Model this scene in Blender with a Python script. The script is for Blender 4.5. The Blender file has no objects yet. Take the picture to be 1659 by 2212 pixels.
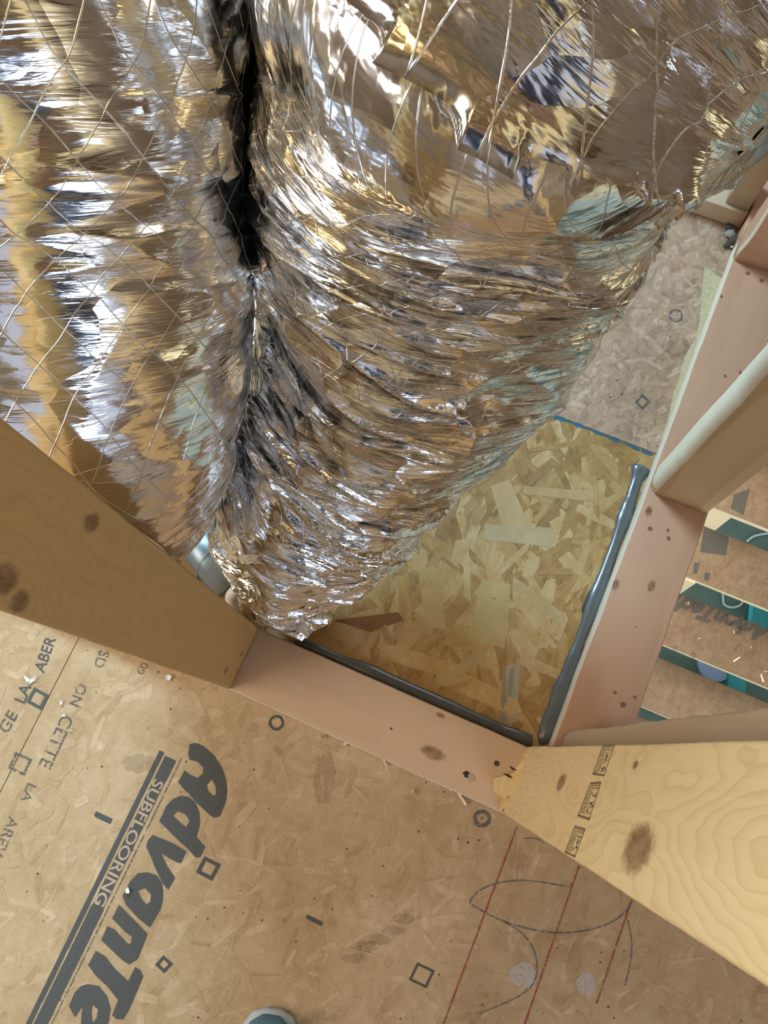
import bpy, math, random
import numpy as np
from mathutils import Vector, Matrix
random.seed(7); rng = np.random.default_rng(11)
S = bpy.context.scene; COL = S.collection

# ------------------------------------------------------------------ camera
F = 1850.0; CP = np.array([-.1707, -.0662, 1.1936])
CR = np.array([[.9167218, -.3780376, .1292618], [.3987086, .8863274, -.2354893], [-.0255445, .2674160, .9632425]])
cam = bpy.data.cameras.new('camera'); cam.sensor_fit = 'HORIZONTAL'; cam.sensor_width = 36; cam.lens = F/1659*36
cam.clip_start = .02; cam.clip_end = 60
co = bpy.data.objects.new('camera', cam); COL.objects.link(co); S.camera = co
co.matrix_world = Matrix([list(CR[i]) + [CP[i]] for i in range(3)] + [[0, 0, 0, 1]])
# ------------------------------------------------------------------ world, lights, exposure
S.view_settings.view_transform = 'Standard'; S.view_settings.look = 'None'
S.view_settings.gamma = 1; S.view_settings.use_curve_mapping = False
S.view_settings.exposure = -0.12
w = bpy.data.worlds.new('sky'); S.world = w; w.use_nodes = True
bg = w.node_tree.nodes['Background']; bg.inputs[0].default_value = (.80, .84, 1, 1); bg.inputs[1].default_value = .75

def area(name, loc, to, sx, sy, power, col):
    l = bpy.data.lights.new(name, 'AREA'); l.shape = 'RECTANGLE'; l.size = sx; l.size_y = sy; l.energy = power; l.color = col
    o = bpy.data.objects.new(name, l); COL.objects.link(o); o.location = loc
    o.rotation_euler = (Vector(to)-Vector(loc)).to_track_quat('-Z', 'Y').to_euler(); return o
area('daylight_northwest_window', (-1.8, 1.35, 1.9), (-.85, -.35, 0), .8, .8, 108, (.50, .79, 1))
area('daylight_west_window', (-1.86, -1.0, 1.5), (0, -.1, .7), 1.2, .8, 27, (1, .94, .84))
area('daylight_north_window', (-.2, 2.8, 1.75), (.1, .5, 0), .8, 1.0, 12, (.88, .93, 1))
area('daylight_east_window', (1.74, -1.75, 1.6), (.35, -.45, 0), 1.0, .9, 24, (.55, .73, 1))
area('warm_work_lamp', (-.75, -.55, 2.50), (-.45, .2, 0), .5, .35, 9, (1, .74, .34))
area('low_warm_fill_west', (-1.55, -.05, .42), (-.4, .2, .6), .45, .7, 1.0, (1, .88, .50))  # unseen warm fill, added to give the foil yellow streaks
area('low_warm_fill_east', (1.45, .75, .75), (-.4, .25, .7), .4, .5, .7, (1, .88, .50))  # matching unseen fill from the east, added for yellow highlights on the ducts
area('lower_room_fill', (-.35, 1.0, -.75), (.9, .9, -3), .8, .8, 34, (.95, 1, .98))  # added fill that brightens the lower floor, tucked under the upper one
area('stairwell_daylight', (1.0, -.75, -.95), (.8, .9, -2.2), 1.3, .8, 34, (.93, .98, 1))

# ------------------------------------------------------------------ helpers
def bp(x, y, z=0.):                    # where the sight line through a pixel meets height z
    d = CR @ np.array([(x-829.5)/F, -(y-1106)/F, -1.]); t = (z-CP[2])/d[2]; return CP+t*d
def bpd(x, y, d):                      # point at distance d along the view axis
    return CP + CR @ (np.array([(x-829.5)/F, -(y-1106)/F, -1.])*d)
def proj(P):
    q = (P-CP) @ CR; return 829.5+F*q[..., 0]/-q[..., 2], 1106-F*q[..., 1]/-q[..., 2]

class G:
    def __init__(s, name):
        s.m = bpy.data.materials.new(name); s.m.use_nodes = True; s.t = s.m.node_tree; s.t.nodes.clear()
        s.out = s.t.nodes.new('ShaderNodeOutputMaterial')
    def n(s, typ, ins=None, **props):
        nd = s.t.nodes.new('ShaderNode'+typ)
        for k, v in props.items(): setattr(nd, k, v)
        for k, v in (ins or {}).items():
            if isinstance(v, bpy.types.NodeSocket): s.t.links.new(v, nd.inputs[k])
            else:
                if isinstance(v, tuple) and len(v) == 3 and nd.inputs[k].type == 'RGBA': v = v+(1,)
                nd.inputs[k].default_value = v
        return nd
    def M(s, op, a, b=0., c=0.):
        return s.n('Math', {0: a, 1: b, 2: c}, operation=op).outputs[0]
    def V(s, op, a, b=(0, 0, 0)):
        nd = s.n('VectorMath', {0: a, 1: b}, operation=op); return nd.outputs['Value'] if op in ('LENGTH', 'DOT_PRODUCT', 'DISTANCE') else nd.outputs[0]
    def noise(s, vec, scale, detail=3, rough=.55, dist=0, out='Fac'):
        return s.n('TexNoise', {'Vector': vec, 'Scale': scale, 'Detail': detail, 'Roughness': rough, 'Distortion': dist}).outputs[out]
    def mapv(s, vec, scale=(1, 1, 1), rot=(0, 0, 0), loc=(0, 0, 0)):
        return s.n('Mapping', {'Vector': vec, 'Scale': scale, 'Rotation': rot, 'Location': loc}).outputs[0]
    def ramp(s, fac, stops):
        nd = s.n('ValToRGB', {0: fac}); e = nd.color_ramp.elements
        while len(e) < len(stops): e.new(.5)
        for i, (p, c) in enumerate(stops):
            e[i].position = p; e[i].color = tuple(c)+(1,) if not isinstance(c, (int, float)) else (c, c, c, 1)
        return nd.outputs[0]
    def mix(s, fac, a, b, mode='MIX'):
        nd = s.n('Mix', data_type='RGBA', blend_type=mode)
        for k, v in ((0, fac), (6, a), (7, b)):
            if isinstance(v, bpy.types.NodeSocket): s.t.links.new(v, nd.inputs[k])
            else: nd.inputs[k].default_value = v if k == 0 else tuple(v)+(1,)
        return nd.outputs[2]
    def sm(s, v, a, b): return s.n('MapRange', {0: v, 1: a, 2: b, 3: 0., 4: 1.}, interpolation_type='SMOOTHSTEP').outputs[0]
    def bump(s, h, strength=.3, dist=.001, nrm=None):
        d = {'Height': h, 'Strength': strength, 'Distance': dist}
        if nrm is not None: d['Normal'] = nrm
        return s.n('Bump', d).outputs[0]
    def pr(s, col, rough=.6, metal=0., nrm=None, coat=0., spec=.5, crough=.1):
        d = {'Base Color': col, 'Roughness': rough, 'Metallic': metal, 'Coat Weight': coat, 'Coat Roughness': crough, 'Specular IOR Level': spec}
        if nrm is not None: d['Normal'] = nrm
        b = s.n('BsdfPrincipled', d); s.t.links.new(b.outputs[0], s.out.inputs[0]); return b

def plain(name, col, rough=.6, metal=0., coat=0., nscale=0, namp=.15):
    g = G(name); c = col; nrm = None
    if nscale:
        tc = g.n('TexCoord').outputs['Object']; nz = g.noise(tc, nscale, 4)
        c = g.mix(nz, [x*(1-namp) for x in col], [min(1, x*(1+namp)) for x in col]); nrm = g.bump(nz, .3, .001)
    g.pr(c, rough, metal, nrm, coat); return g.m

# lumber: growth rings cut along the board, fibre streaks, knots at (along, across, size)
def wood(name, light, dark, knots=(), pith=(.05, .09), rings=420, axis=2, across=1, contrast=1., coat=0., seed=0., wav=.012, rough=.55, kasp=.6, nsc=3.2):
    g = G(name); tc = g.n('TexCoord').outputs['Object']; sp = g.n('SeparateXYZ', {0: tc}); ax = sp.outputs[axis]; ac = sp.outputs[across]
    th = sp.outputs[3-axis-across]
    vec = g.n('CombineXYZ', {0: ax, 1: ac, 2: th}).outputs[0]
    sv = g.mapv(vec, (1, 3.2, 3.2), loc=(seed, seed*.7, 0))
    b = g.M('ADD', ac, pith[0]); c = g.M('ADD', th, pith[1])
    r = g.M('SQRT', g.M('ADD', g.M('MULTIPLY', b, b), g.M('MULTIPLY', c, c)))
    r = g.M('ADD', r, g.M('MULTIPLY', g.M('SUBTRACT', g.noise(sv, nsc, 3, .5), .5), wav*3.2))
    kd = None
    for (ka, kb, ks) in knots:
        d = g.V('LENGTH', g.V('MULTIPLY', g.V('SUBTRACT', vec, (ka, kb, 0)), (kasp, 1., 0)))
        e = g.M('POWER', 2.718, g.M('MULTIPLY', g.M('MULTIPLY', d, d), -1/(ks*3.2)**2))
        r = g.M('ADD', r, g.M('MULTIPLY', e, ks*2.0))
        kk = g.M('SUBTRACT', 1., g.sm(g.M('ADD', d, g.M('MULTIPLY', g.noise(vec, 160, 2), ks*.5)), ks*.75, ks*1.25))
        kd = kk if kd is None else g.M('MAXIMUM', kd, kk)
    saw = g.M('FRACT', g.M('MULTIPLY', r, rings/6.28))
    ring = g.M('POWER', saw, 3.)
    ring = g.M('MULTIPLY', ring, g.M('SUBTRACT', 1., g.sm(saw, .93, 1.)))
    fib = g.noise(g.mapv(vec, (6, 260, 260), loc=(seed, 0, 0)), 1., 3, .6)
    fib2 = g.noise(g.mapv(vec, (2, 28, 28), loc=(seed*2, 0, 0)), 1., 3, .6)
    f = g.M('ADD', g.M('MULTIPLY', ring, .42*contrast), g.M('ADD', g.M('MULTIPLY', g.M('SUBTRACT', fib, .5), .35), g.M('MULTIPLY', g.M('SUBTRACT', fib2, .45), .55)))
    col = g.mix(g.n('Clamp', {0: f}).outputs[0], light, dark)
    if kd is not None:
        kc = g.ramp(g.noise(g.mapv(vec, (60, 120, 100)), 1, 3), [(.3, (.11, .045, .018)), (.6, (.27, .14, .06)), (.75, (.42, .27, .14))])
        col = g.mix(g.M('MULTIPLY', kd, .85), col, kc)
    nrm = g.bump(g.M('ADD', fib, g.M('MULTIPLY', ring, .6)), .18, .0006)
    g.pr(col, rough, 0, nrm, coat); return g.m

# pressed-strand panel face; strands also exist as thin flakes lying in it
def osb(name, stops, flakemat=False, coat=0., rough=.6, spec=.5, fuzz=1., stain=None, specks=True, sc=1., strong=.25, tvar=.34):
    g = G(name)
    geo = g.n('NewGeometry').outputs['Position']
    big = g.noise(geo, 3.1*sc, 3, .6)
    fine = g.noise(g.mapv(geo, (1, 1, 1), (0, 0, .5)), 42, 5, .68, .9)
    fib = g.noise(g.mapv(geo, (60, 420, 60), (0, 0, 1.13)), 1., 4, .65, .6)
    if flakemat:
        at = g.n('Attribute', attribute_name='tint').outputs['Color']
        ts = g.n('SeparateColor', {0: at}); uv = g.n('UVMap', uv_map='flake').outputs[0]
        st = g.noise(g.mapv(uv, (22, 520, 1)), 1., 4, .6)
        f = g.M('ADD', g.M('ADD', g.M('MULTIPLY', ts.outputs[0], tvar), .5-tvar/2), g.M('ADD', g.M('MULTIPLY', g.M('SUBTRACT', st, .5), .6), g.M('MULTIPLY', g.M('SUBTRACT', fine, .5), .6)))
        h = g.M('ADD', st, g.M('MULTIPLY', fine, .5))
    else:
        f = g.M('ADD', g.M('MULTIPLY', fine, .7), g.M('MULTIPLY', fib, .3)); h = g.M('ADD', fine, fib)
    blot = g.noise(g.mapv(geo, (26, 14, 1), (0, 0, -.5)), 1, 4, .6, 1.2); f = g.M('ADD', f, g.M('MULTIPLY', g.M('SUBTRACT', blot, .5), .45))
    col = g.ramp(f, stops)
    col = g.mix(g.M('MULTIPLY', g.sm(big, .42, .62), .28), col, (.60, .43, .26), 'MULTIPLY') if stain is None else col
    if stain is not None:
        col = g.mix(g.M('MULTIPLY', g.sm(big, .36, .66), .75), col, stain, 'MULTIPLY')
    if specks:
        v = g.n('TexVoronoi', {'Vector': geo, 'Scale': 78., 'Randomness': 1.}, feature='F1')
        sz = g.M('MULTIPLY', g.n('SeparateColor', {0: v.outputs['Color']}).outputs[0], .16)
        sp = g.M('MULTIPLY', g.M('LESS_THAN', g.M('ADD', v.outputs['Distance'], g.M('MULTIPLY', g.noise(geo, 700, 1), .05)), sz), g.M('GREATER_THAN', g.n('SeparateColor', {0: v.outputs['Color']}).outputs[1], .42))
        col = g.mix(g.M('MULTIPLY', sp, .85), col, (.045, .025, .014))
        # fibrous scuffs
        sc_ = g.sm(g.noise(g.mapv(geo, (190, 34, 1), (0, 0, -.55)), 1, 3, .6), .60, .70)
        col = g.mix(g.M('MULTIPLY', sc_, .20), col, (.72, .60, .44))
    g.pr(col, rough, 0, g.bump(h, strong*fuzz, .0012), coat, spec, .12); return g.m

def link(o, parent=None):
    COL.objects.link(o)
    if parent is not None:
        o.parent = parent; o.matrix_parent_inverse = parent.matrix_basis.inverted() if not parent.parent else Matrix()
    return o
def tag(o, label=None, cat=None, group=None, kind=None):
    if label: o['label'] = label
    if cat: o['category'] = cat
    if group: o['group'] = group
    if kind: o['kind'] = kind
    return o
def mesh(name, verts, faces, mat=None, parent=None, smooth=False, origin=None):
    verts = np.asarray(verts, float)
    if origin is None: origin = np.zeros(3) if parent is not None else verts.mean(0)
    origin = np.asarray(origin, float)
    me = bpy.data.meshes.new(name); me.from_pydata((verts-origin).tolist(), [], [tuple(int(i) for i in f) for f in faces])
    if mat: me.materials.append(mat)
    if smooth: me.polygons.foreach_set('use_smooth', [True]*len(me.polygons))
    me.update()
    o = bpy.data.objects.new(name, me); o.location = origin
    COL.objects.link(o)
    if parent is not None:
        o.parent = parent; o.location = Vector(origin)-root_loc(parent)
    return o
def root_loc(p):
    v = Vector((0, 0, 0))
    while p is not None: v += p.location; p = p.parent
    return v
def empty(name, loc):
    o = bpy.data.objects.new(name, None); o.location = loc; o.empty_display_size = .05; COL.objects.link(o); return o
BF = [(0, 3, 2, 1), (4, 5, 6, 7), (0, 1, 5, 4), (1, 2, 6, 5), (2, 3, 7, 6), (3, 0, 4, 7)]
def boxv(a, b):
    x0, y0, z0 = a; x1, y1, z1 = b
    return [(x0, y0, z0), (x1, y0, z0), (x1, y1, z0), (x0, y1, z0), (x0, y0, z1), (x1, y0, z1), (x1, y1, z1), (x0, y1, z1)]
def box(name, a, b, mat, parent=None, bev=0., seg=2, rough_edge=0.):
    o = mesh(name, boxv(a, b), BF, mat, parent, origin=[(a[i]+b[i])/2 for i in range(3)])
    if bev:
        m = o.modifiers.new('b', 'BEVEL'); m.width = bev; m.segments = seg; m.limit_method = 'ANGLE'
        o.data.polygons.foreach_set('use_smooth', [True]*len(o.data.polygons))
        n = o.modifiers.new('w', 'WEIGHTED_NORMAL'); n.keep_sharp = False
    return o
def boxes(name, lst, mat, parent=None, origin=None):
    V = []; Fs = []
    for a, b in lst:
        k = len(V); V += boxv(a, b); Fs += [tuple(i+k for i in f) for f in BF]
    return mesh(name, V, Fs, mat, parent, origin=origin)
# sawn board with long edges slightly wavy; wane = list of (corner index, size); long axis ax
def board(name, a, b, ax, mat, wane=(), parent=None, r=.0025, n=60, wob=.0006, lean=(0, 0), seed=1, endj=0.):
    a = np.array(a, float); b = np.array(b, float); c = (a+b)/2; h = (b-a)/2
    o1, o2 = [i for i in range(3) if i != ax]
    cs = []                                             # cross-section loop with rounded corners
    for ci, (s1, s2) in enumerate(((-1, -1), (1, -1), (1, 1), (-1, 1))):
        rr = dict(wane).get(ci, r)
        a0 = {0: math.pi, 1: 1.5*math.pi, 2: 0, 3: .5*math.pi}[ci]
        for k in range(5):
            an = a0+k/4*math.pi/2
            cs.append((s1*(h[o1]-rr)+rr*math.cos(an), s2*(h[o2]-rr)+rr*math.sin(an), ci))
    rg = np.random.default_rng(seed); L = b[ax]-a[ax]
    wv = [np.convolve(rg.normal(size=n+9), np.ones(5)/5, 'same')[4:4+n+1] for _ in range(4)]
    V = []; Fs = []; m = len(cs)
    for i in range(n+1):
        t = i/n
        for (u, v, ci) in cs:
            k = wob*(1+3*(ci in dict(wane))); p = c.copy()
            p[ax] = a[ax]+t*L; 
            if endj and i == 0: p[ax] += rg.random()*endj
            p[o1] += u+k*wv[ci][i]+lean[0]*t*L; p[o2] += v+k*wv[(ci+1) % 4][i]+lean[1]*t*L; V.append(p)
    for i in range(n):
        for j in range(m):
            q = (i*m+j, i*m+(j+1) % m, (i+1)*m+(j+1) % m, (i+1)*m+j); Fs.append(q)
    Fs.append(tuple(range(m))[::-1]); Fs.append(tuple(n*m+j for j in range(m)))
    if (ax == 1): Fs = [f[::-1] for f in Fs]
    o = mesh(name, V, Fs, mat, parent, origin=c)
    o.data.polygons.foreach_set('use_smooth', [True]*(len(o.data.polygons)-2)+[False, False])
    return o
# flat figure on a surface; pts are world points lying in a plane, th thickness along nrm
def slab(name, pts, th, mat, parent=None, nrm=(0, 0, 1)):
    pts = [np.asarray(p, float) for p in pts]; n = len(pts); nv = np.array(nrm)*th
    V = pts+[p+nv for p in pts]
    Fs = [tuple(range(n))[::-1], tuple(range(n, 2*n))]+[(i, (i+1) % n, n+(i+1) % n, n+i) for i in range(n)]
    return mesh(name, V, Fs, mat, parent, origin=np.mean(pts, 0))
def ribbon_v(pts, width, z=None, nrm=np.array([0, 0, 1.]), jit=0.):
    pts = [np.asarray(p, float) for p in pts]; V = []; Fs = []
    for i, p in enumerate(pts):
        d = pts[min(i+1, len(pts)-1)]-pts[max(i-1, 0)]; s = np.cross(nrm, d); s /= np.linalg.norm(s)+1e-9
        wd = width*(1+jit*random.uniform(-1, 1))/2; V += [p-s*wd, p+s*wd]
        if i: k = 2*i; Fs.append((k-2, k, k+1, k-1))
    return V, Fs
def catmull(P, k=8):
    P = [np.asarray(p, float) for p in P]; Q = [P[0]]+P+[P[-1]]; out = []
    for i in range(1, len(Q)-2):
        for j in range(k):
            t = j/k; a, b, c, d = Q[i-1:i+3]
            out.append(.5*((2*b)+(c-a)*t+(2*a-5*b+4*c-d)*t*t+(3*b-a-3*c+d)*t**3))
    return out+[P[-1]]
def tube(name, pts, r, mat, parent=None, seg=12, ends=True, origin=None):
    pts = [np.asarray(p, float) for p in pts]; V = []; Fs = []; n = len(pts)
    rr = r if hasattr(r, '__len__') else [r]*n
    up = np.array([0, 0, 1.])
    for i, p in enumerate(pts):
        d = pts[min(i+1, n-1)]-pts[max(i-1, 0)]; d /= np.linalg.norm(d)
        s = np.cross(d, up); s = s/np.linalg.norm(s) if np.linalg.norm(s) > 1e-3 else np.array([1., 0, 0]); u = np.cross(s, d)
        for k in range(seg):
            a = 2*math.pi*k/seg; V.append(p+rr[i]*(math.cos(a)*s+math.sin(a)*u))
    for i in range(n-1):
        for k in range(seg): Fs.append((i*seg+k, (i+1)*seg+k, (i+1)*seg+(k+1) % seg, i*seg+(k+1) % seg))
    if ends: Fs += [tuple(range(seg)), tuple(range((n-1)*seg, n*seg))[::-1]]
    return mesh(name, V, Fs, mat, parent, True, origin)

# ------------------------------------------------------------------ materials
T = .038; W = .0889
tan = [(.10, (.33, .20, .09)), (.40, (.46, .31, .16)), (.6, (.53, .37, .21)), (.9, (.68, .52, .34))]
amb = [(.05, (.20, .10, .028)), (.35, (.38, .22, .075)), (.6, (.50, .325, .135)), (.9, (.62, .46, .26))]
far = [(.2, (.25, .15, .085)), (.45, (.39, .245, .15)), (.62, (.47, .31, .20)), (.85, (.60, .45, .32))]
M_floor = osb('sanded_strand_panel', tan); M_flf = osb('sanded_strand_flakes', tan, True, fuzz=.8)
M_amb = osb('varnished_strand_panel', amb, coat=.5, rough=.42, specks=False, stain=(.80, .66, .40))
M_ambf = osb('varnished_strand_flakes', amb, True, coat=.55, rough=.40, specks=False, stain=(.80, .66, .40), strong=.4, tvar=.5)
M_far = osb('dusty_strand_panel', far, specks=True); M_farf = osb('dusty_strand_flakes', far, True)
M_wall = osb('sheathing_panel', [(.2, (.19, .125, .075)), (.5, (.30, .205, .13)), (.8, (.42, .31, .21))], specks=False)
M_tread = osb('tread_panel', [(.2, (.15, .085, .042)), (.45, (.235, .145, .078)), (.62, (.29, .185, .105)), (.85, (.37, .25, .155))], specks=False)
def face(x, y, ax, at):               # where the sight line through a pixel meets the plane ax = at
    d = CR @ np.array([(x-829.5)/F, -(y-1106)/F, -1.]); return CP+(at-CP[ax])/d[ax]*d
def kn(lst, ax, at, c, al, ac): return [(face(x, y, ax, at)[al]-c[al], face(x, y, ax, at)[ac]-c[ac], r) for x, y, r in lst]
c1 = (-.435, -.0445, 1.199)
M_pA = wood('pink_pine_plate', (.60, .40, .25), (.47, .27, .145), kn([(935, 1626, .010), (952, 1545, .004)], 2, T, (-.631, -.0445, 0), 0, 1), axis=0, across=1, rings=300, pith=(.02, .06), contrast=.55, seed=2, kasp=.5)
M_pB = wood('reddish_pine_plate', (.54, .305, .185), (.42, .205, .105), kn([(1330, 1263, .006), (1407, 1267, .0062), (1402, 1105, .006)], 2, T, (.0445, .4118, 0), 1, 0), axis=1, across=0, rings=260, pith=(.03, .05), contrast=.6, seed=5, kasp=.6)
M_s1 = wood('honey_pine_stud', (.56, .345, .125), (.41, .22, .065), kn([(198, 1130, .0085), (43, 1300, .009), (8, 1252, .012), (522, 1412, .0045), (488, 1448, .006)], 0, -.416, c1, 2, 1), rings=620, pith=(.01, .02), contrast=.8, seed=8, wav=.045, nsc=4.5)
M_s2 = wood('pale_pine_stud', (.80, .60, .32), (.52, .35, .14), kn([(1212, 1690, .0115), (1376, 1832, .0185), (1372, 1652, .004)], 0, -.0295, c1, 2, 1), rings=640, pith=(.0, .02), contrast=1., seed=3, wav=.034, nsc=4.2, kasp=.52)
M_s3 = wood('banded_pine_stud', (.60, .42, .22), (.36, .20, .07), kn([(1484, 1098, .0055)], 1, .389, (.0445, .4, 1.199), 2, 0), axis=2, across=0, rings=130, pith=(.06, .05), contrast=1., seed=6)
M_pale = wood('sapwood_and_lit_edge', (.76, .68, .54), (.66, .55, .40), [], axis=1, across=2, rings=200, contrast=.3, seed=1)  # sapwood on the stud wanes; on plate sides it paints in window light
M_s5 = wood('grey_pine_stud', (.52, .39, .27), (.38, .27, .17), [], rings=240, contrast=.4, seed=9)
M_cream = wood('cream_pine', (.84, .70, .47), (.72, .54, .30), [], axis=1, across=2, rings=200, contrast=.4, seed=1)
M_split = plain('torn_pine', (.74, .55, .29), .7, nscale=120, namp=.35)
def ink(name, col, wear=.55, streak=.35, alpha=.9):
    g = G(name); geo = g.n('NewGeometry').outputs['Position']
    a = g.noise(geo, 210, 4, .7); b = g.noise(g.mapv(geo, (50, 900, 1), (0, 0, 1.13+.41)), 1, 2)
    k = g.M('MULTIPLY', g.sm(a, wear-.25, wear-.1), g.sm(b, streak-.05, streak+.05)); k = g.M('MULTIPLY', k, alpha)
    pb = g.pr(g.mix(a, [c*.75 for c in col], [min(1, c*1.35) for c in col]), .6)
    tr = g.n('BsdfTransparent'); mx = g.n('MixShader', {0: k, 1: tr.outputs[0], 2: pb.outputs[0]}); g.t.links.new(mx.outputs[0], g.out.inputs[0]); return g.m
I_blk = ink('stencil_ink', (.070, .072, .070), .46, .30, .94); I_faint = ink('faded_stencil_ink', (.085, .085, .09), .62, .36, .8)
I_ghost = ink('ghost_ink', (.12, .10, .08), .56, .28, .72)
I_tan = ink('bare_panel_in_stencil', (.50, .365, .24), .38, .2, .95)
I_red = ink('red_chalk', (.33, .05, .05), .6, .25, .75); I_blue = ink('blue_pencil', (.07, .10, .14), .62, .25, .7)
I_teal = ink('blue_chalk', (.02, .11, .17), .56, .2, .85); I_stamp = ink('grade_stamp_ink', (.13, .105, .07), .52, .2, .8)
M_caulk = plain('grey_sealant', (.105, .115, .118), .28, coat=.3, nscale=60, namp=.3)
M_galv = plain('galvanised_steel', (.30, .36, .40), .42, .75, nscale=28, namp=.45)
M_white = plain('white_plastic', (.72, .66, .66), .4); M_paper = plain('white_paper', (.85, .85, .84), .8)
M_shav = plain('wood_shaving', (.80, .64, .42), .8); M_nail = plain('nail_steel', (.10, .09, .09), .35, .8); M_screw = plain('bright_screw', (.8, .8, .85), .22, 1.)
M_shoe = plain('blue_grey_canvas', (.085, .17, .21), .85, nscale=900, namp=.35); M_rub = plain('pale_rubber', (.45, .48, .47), .6)
M_teal = plain('teal_floor', (.15, .23, .20), .5, nscale=9, namp=.3); M_cyan = plain('turquoise_board', (.06, .42, .46), .5, nscale=6)
M_cyl = plain('bright_turquoise_trim', (.05, .72, .82), .5); M_cable = plain('white_cable', (.75, .93, .95), .4); M_lid = plain('pale_blue_lid', (.42, .55, .85), .5)
M_dark = plain('dark_gap', (.03, .035, .03), .9)

def foil(name, thr, seed, crk, wrk=1.):
    g = G(name); uv = g.n('UVMap', uv_map='wrap').outputs[0]
    # crumpled facets, stretched round the duct
    def facet(scale, sx, sy, rot, amp):
        v = g.mapv(uv, (sx, sy, 1), (0, 0, rot), (seed, seed, 0)); v = g.V('ADD', v, g.V('MULTIPLY', g.V('SUBTRACT', g.noise(v, scale*.6, 2, .5, 0, 'Color'), (.5, .5, .5)), (.6/scale*2, .6/scale*2, 0)))
        vo = g.n('TexVoronoi', {'Vector': v, 'Scale': scale, 'Randomness': 1.}, feature='F1', voronoi_dimensions='2D')
        rel = g.V('SUBTRACT', g.V('MULTIPLY', v, (1, 1, 0)), g.V('MULTIPLY', vo.outputs['Position'], (1, 1, 0)))
        rnd = g.V('SUBTRACT', vo.outputs['Color'], (.5, .5, .5))
        return g.M('MULTIPLY', g.V('DOT_PRODUCT', rel, rnd), amp)
    h1 = facet(22., .6, 1.2, .12, .50*crk); h2 = facet(62., .45, 1.3, -.2, .26*crk)
    wr = g.noise(g.mapv(uv, (11, 105, 1), (0, 0, .10), (seed, 0, 0)), 1., 4, .55, .6)
    wr2 = g.noise(g.mapv(uv, (24, 300, 1), (0, 0, -.14), (seed, 0, 0)), 1., 3, .6, .5)
    sh = g.M('SUBTRACT', 1., g.M('ABSOLUTE', g.M('MULTIPLY', g.M('SUBTRACT', wr, .5), 5)))
    h = g.M('ADD', g.M('ADD', h1, h2), g.M('ADD', g.M('MULTIPLY', sh, .0006*wrk), g.M('MULTIPLY', wr2, .00035*wrk)))
    # reinforcing threads laid in diamonds
    uw = g.V('ADD', uv, g.V('MULTIPLY', g.V('SUBTRACT', g.noise(uv, 26, 2, .5, 0, 'Color'), (.5, .5, .5)), (.007, .007, 0)))
    su = g.n('SeparateXYZ', {0: uw}); P = .040
    def thread(sg, wd):
        q = g.M('FRACT', g.M('DIVIDE', g.M('ADD', g.M('MULTIPLY', su.outputs[0], sg), g.M('MULTIPLY', su.outputs[1], .92)), P))
        d = g.M('ABSOLUTE', g.M('SUBTRACT', q, .5)); return g.M('SUBTRACT', 1., g.sm(d, .2*wd, wd))
    t = g.M('MAXIMUM', thread(1., .017), thread(-1., .017))
    t = g.M('MULTIPLY', t, thr)
    nb = g.bump(h, 1., 1.); nb = g.bump(g.M('MULTIPLY', t, .00035), 1., 1., nb)
    col = g.mix(g.M('MULTIPLY', t, .55), (.86, .845, .82), (.52, .46, .38))
    rgh = g.M('ADD', g.M('MULTIPLY', g.noise(uv, 18, 3), .14), .07); rgh = g.M('ADD', rgh, g.M('MULTIPLY', t, .35))
    g.pr(col, rgh, 1., nb); return g.m
M_foilR = foil('bright_foil', .6, 3.1, 1.25, 1.3); M_foilL = foil('scrim_foil', .75, 7.7, .55, .45)

# ------------------------------------------------------------------ the setting
T = .038; W = .0889
floor = empty('floor', (0, 0, 0)); tag(floor, kind='structure')
hx0, hx1, hy0, hy1 = .0889, 1.25, -.03, 2.4            # stairwell opening
sA = bp(165, 1388); sB = bp(0, 1712); sx = (sA[0]+sB[0])/2
TH = .0185
def seam_x(y): return sA[0]+(sB[0]-sA[0])*(y-sA[1])/(sB[1]-sA[1])
def panel(poly, mat):
    return slab('floor_panel', [(x, y, -TH) for x, y in poly], TH, mat, floor)
fp1 = panel([(seam_x(-.045)+.0006, -.045), (seam_x(-2.4)+.0006, -2.4), (1.8, -2.4), (1.8, -.045)], M_floor)
fp2 = panel([(-1.9, -.045), (-1.9, -2.4), (seam_x(-2.4)-.0006, -2.4), (seam_x(-.045)-.0006, -.045)], M_floor)
ys = .462
fp3 = panel([(-1.9, -.0435), (.04, -.0435), (.04, ys), (-1.9, ys)], M_amb)
fp4 = panel([(-1.9, ys+.0012), (hx0, ys+.0012), (hx0, 2.9), (-1.9, 2.9)], M_far)
fp5 = panel([(.0405, -.0435), (hx0, -.0435), (hx0, ys), (.0405, ys)], M_far)
fp6 = panel([(hx1, -.0435), (1.8, -.0435), (1.8, 2.9), (hx1, 2.9)], M_far)
fp7 = panel([(hx0+.001, hy1), (hx1-.001, hy1), (hx1-.001, 2.9), (hx0+.001, 2.9)], M_far)

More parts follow.
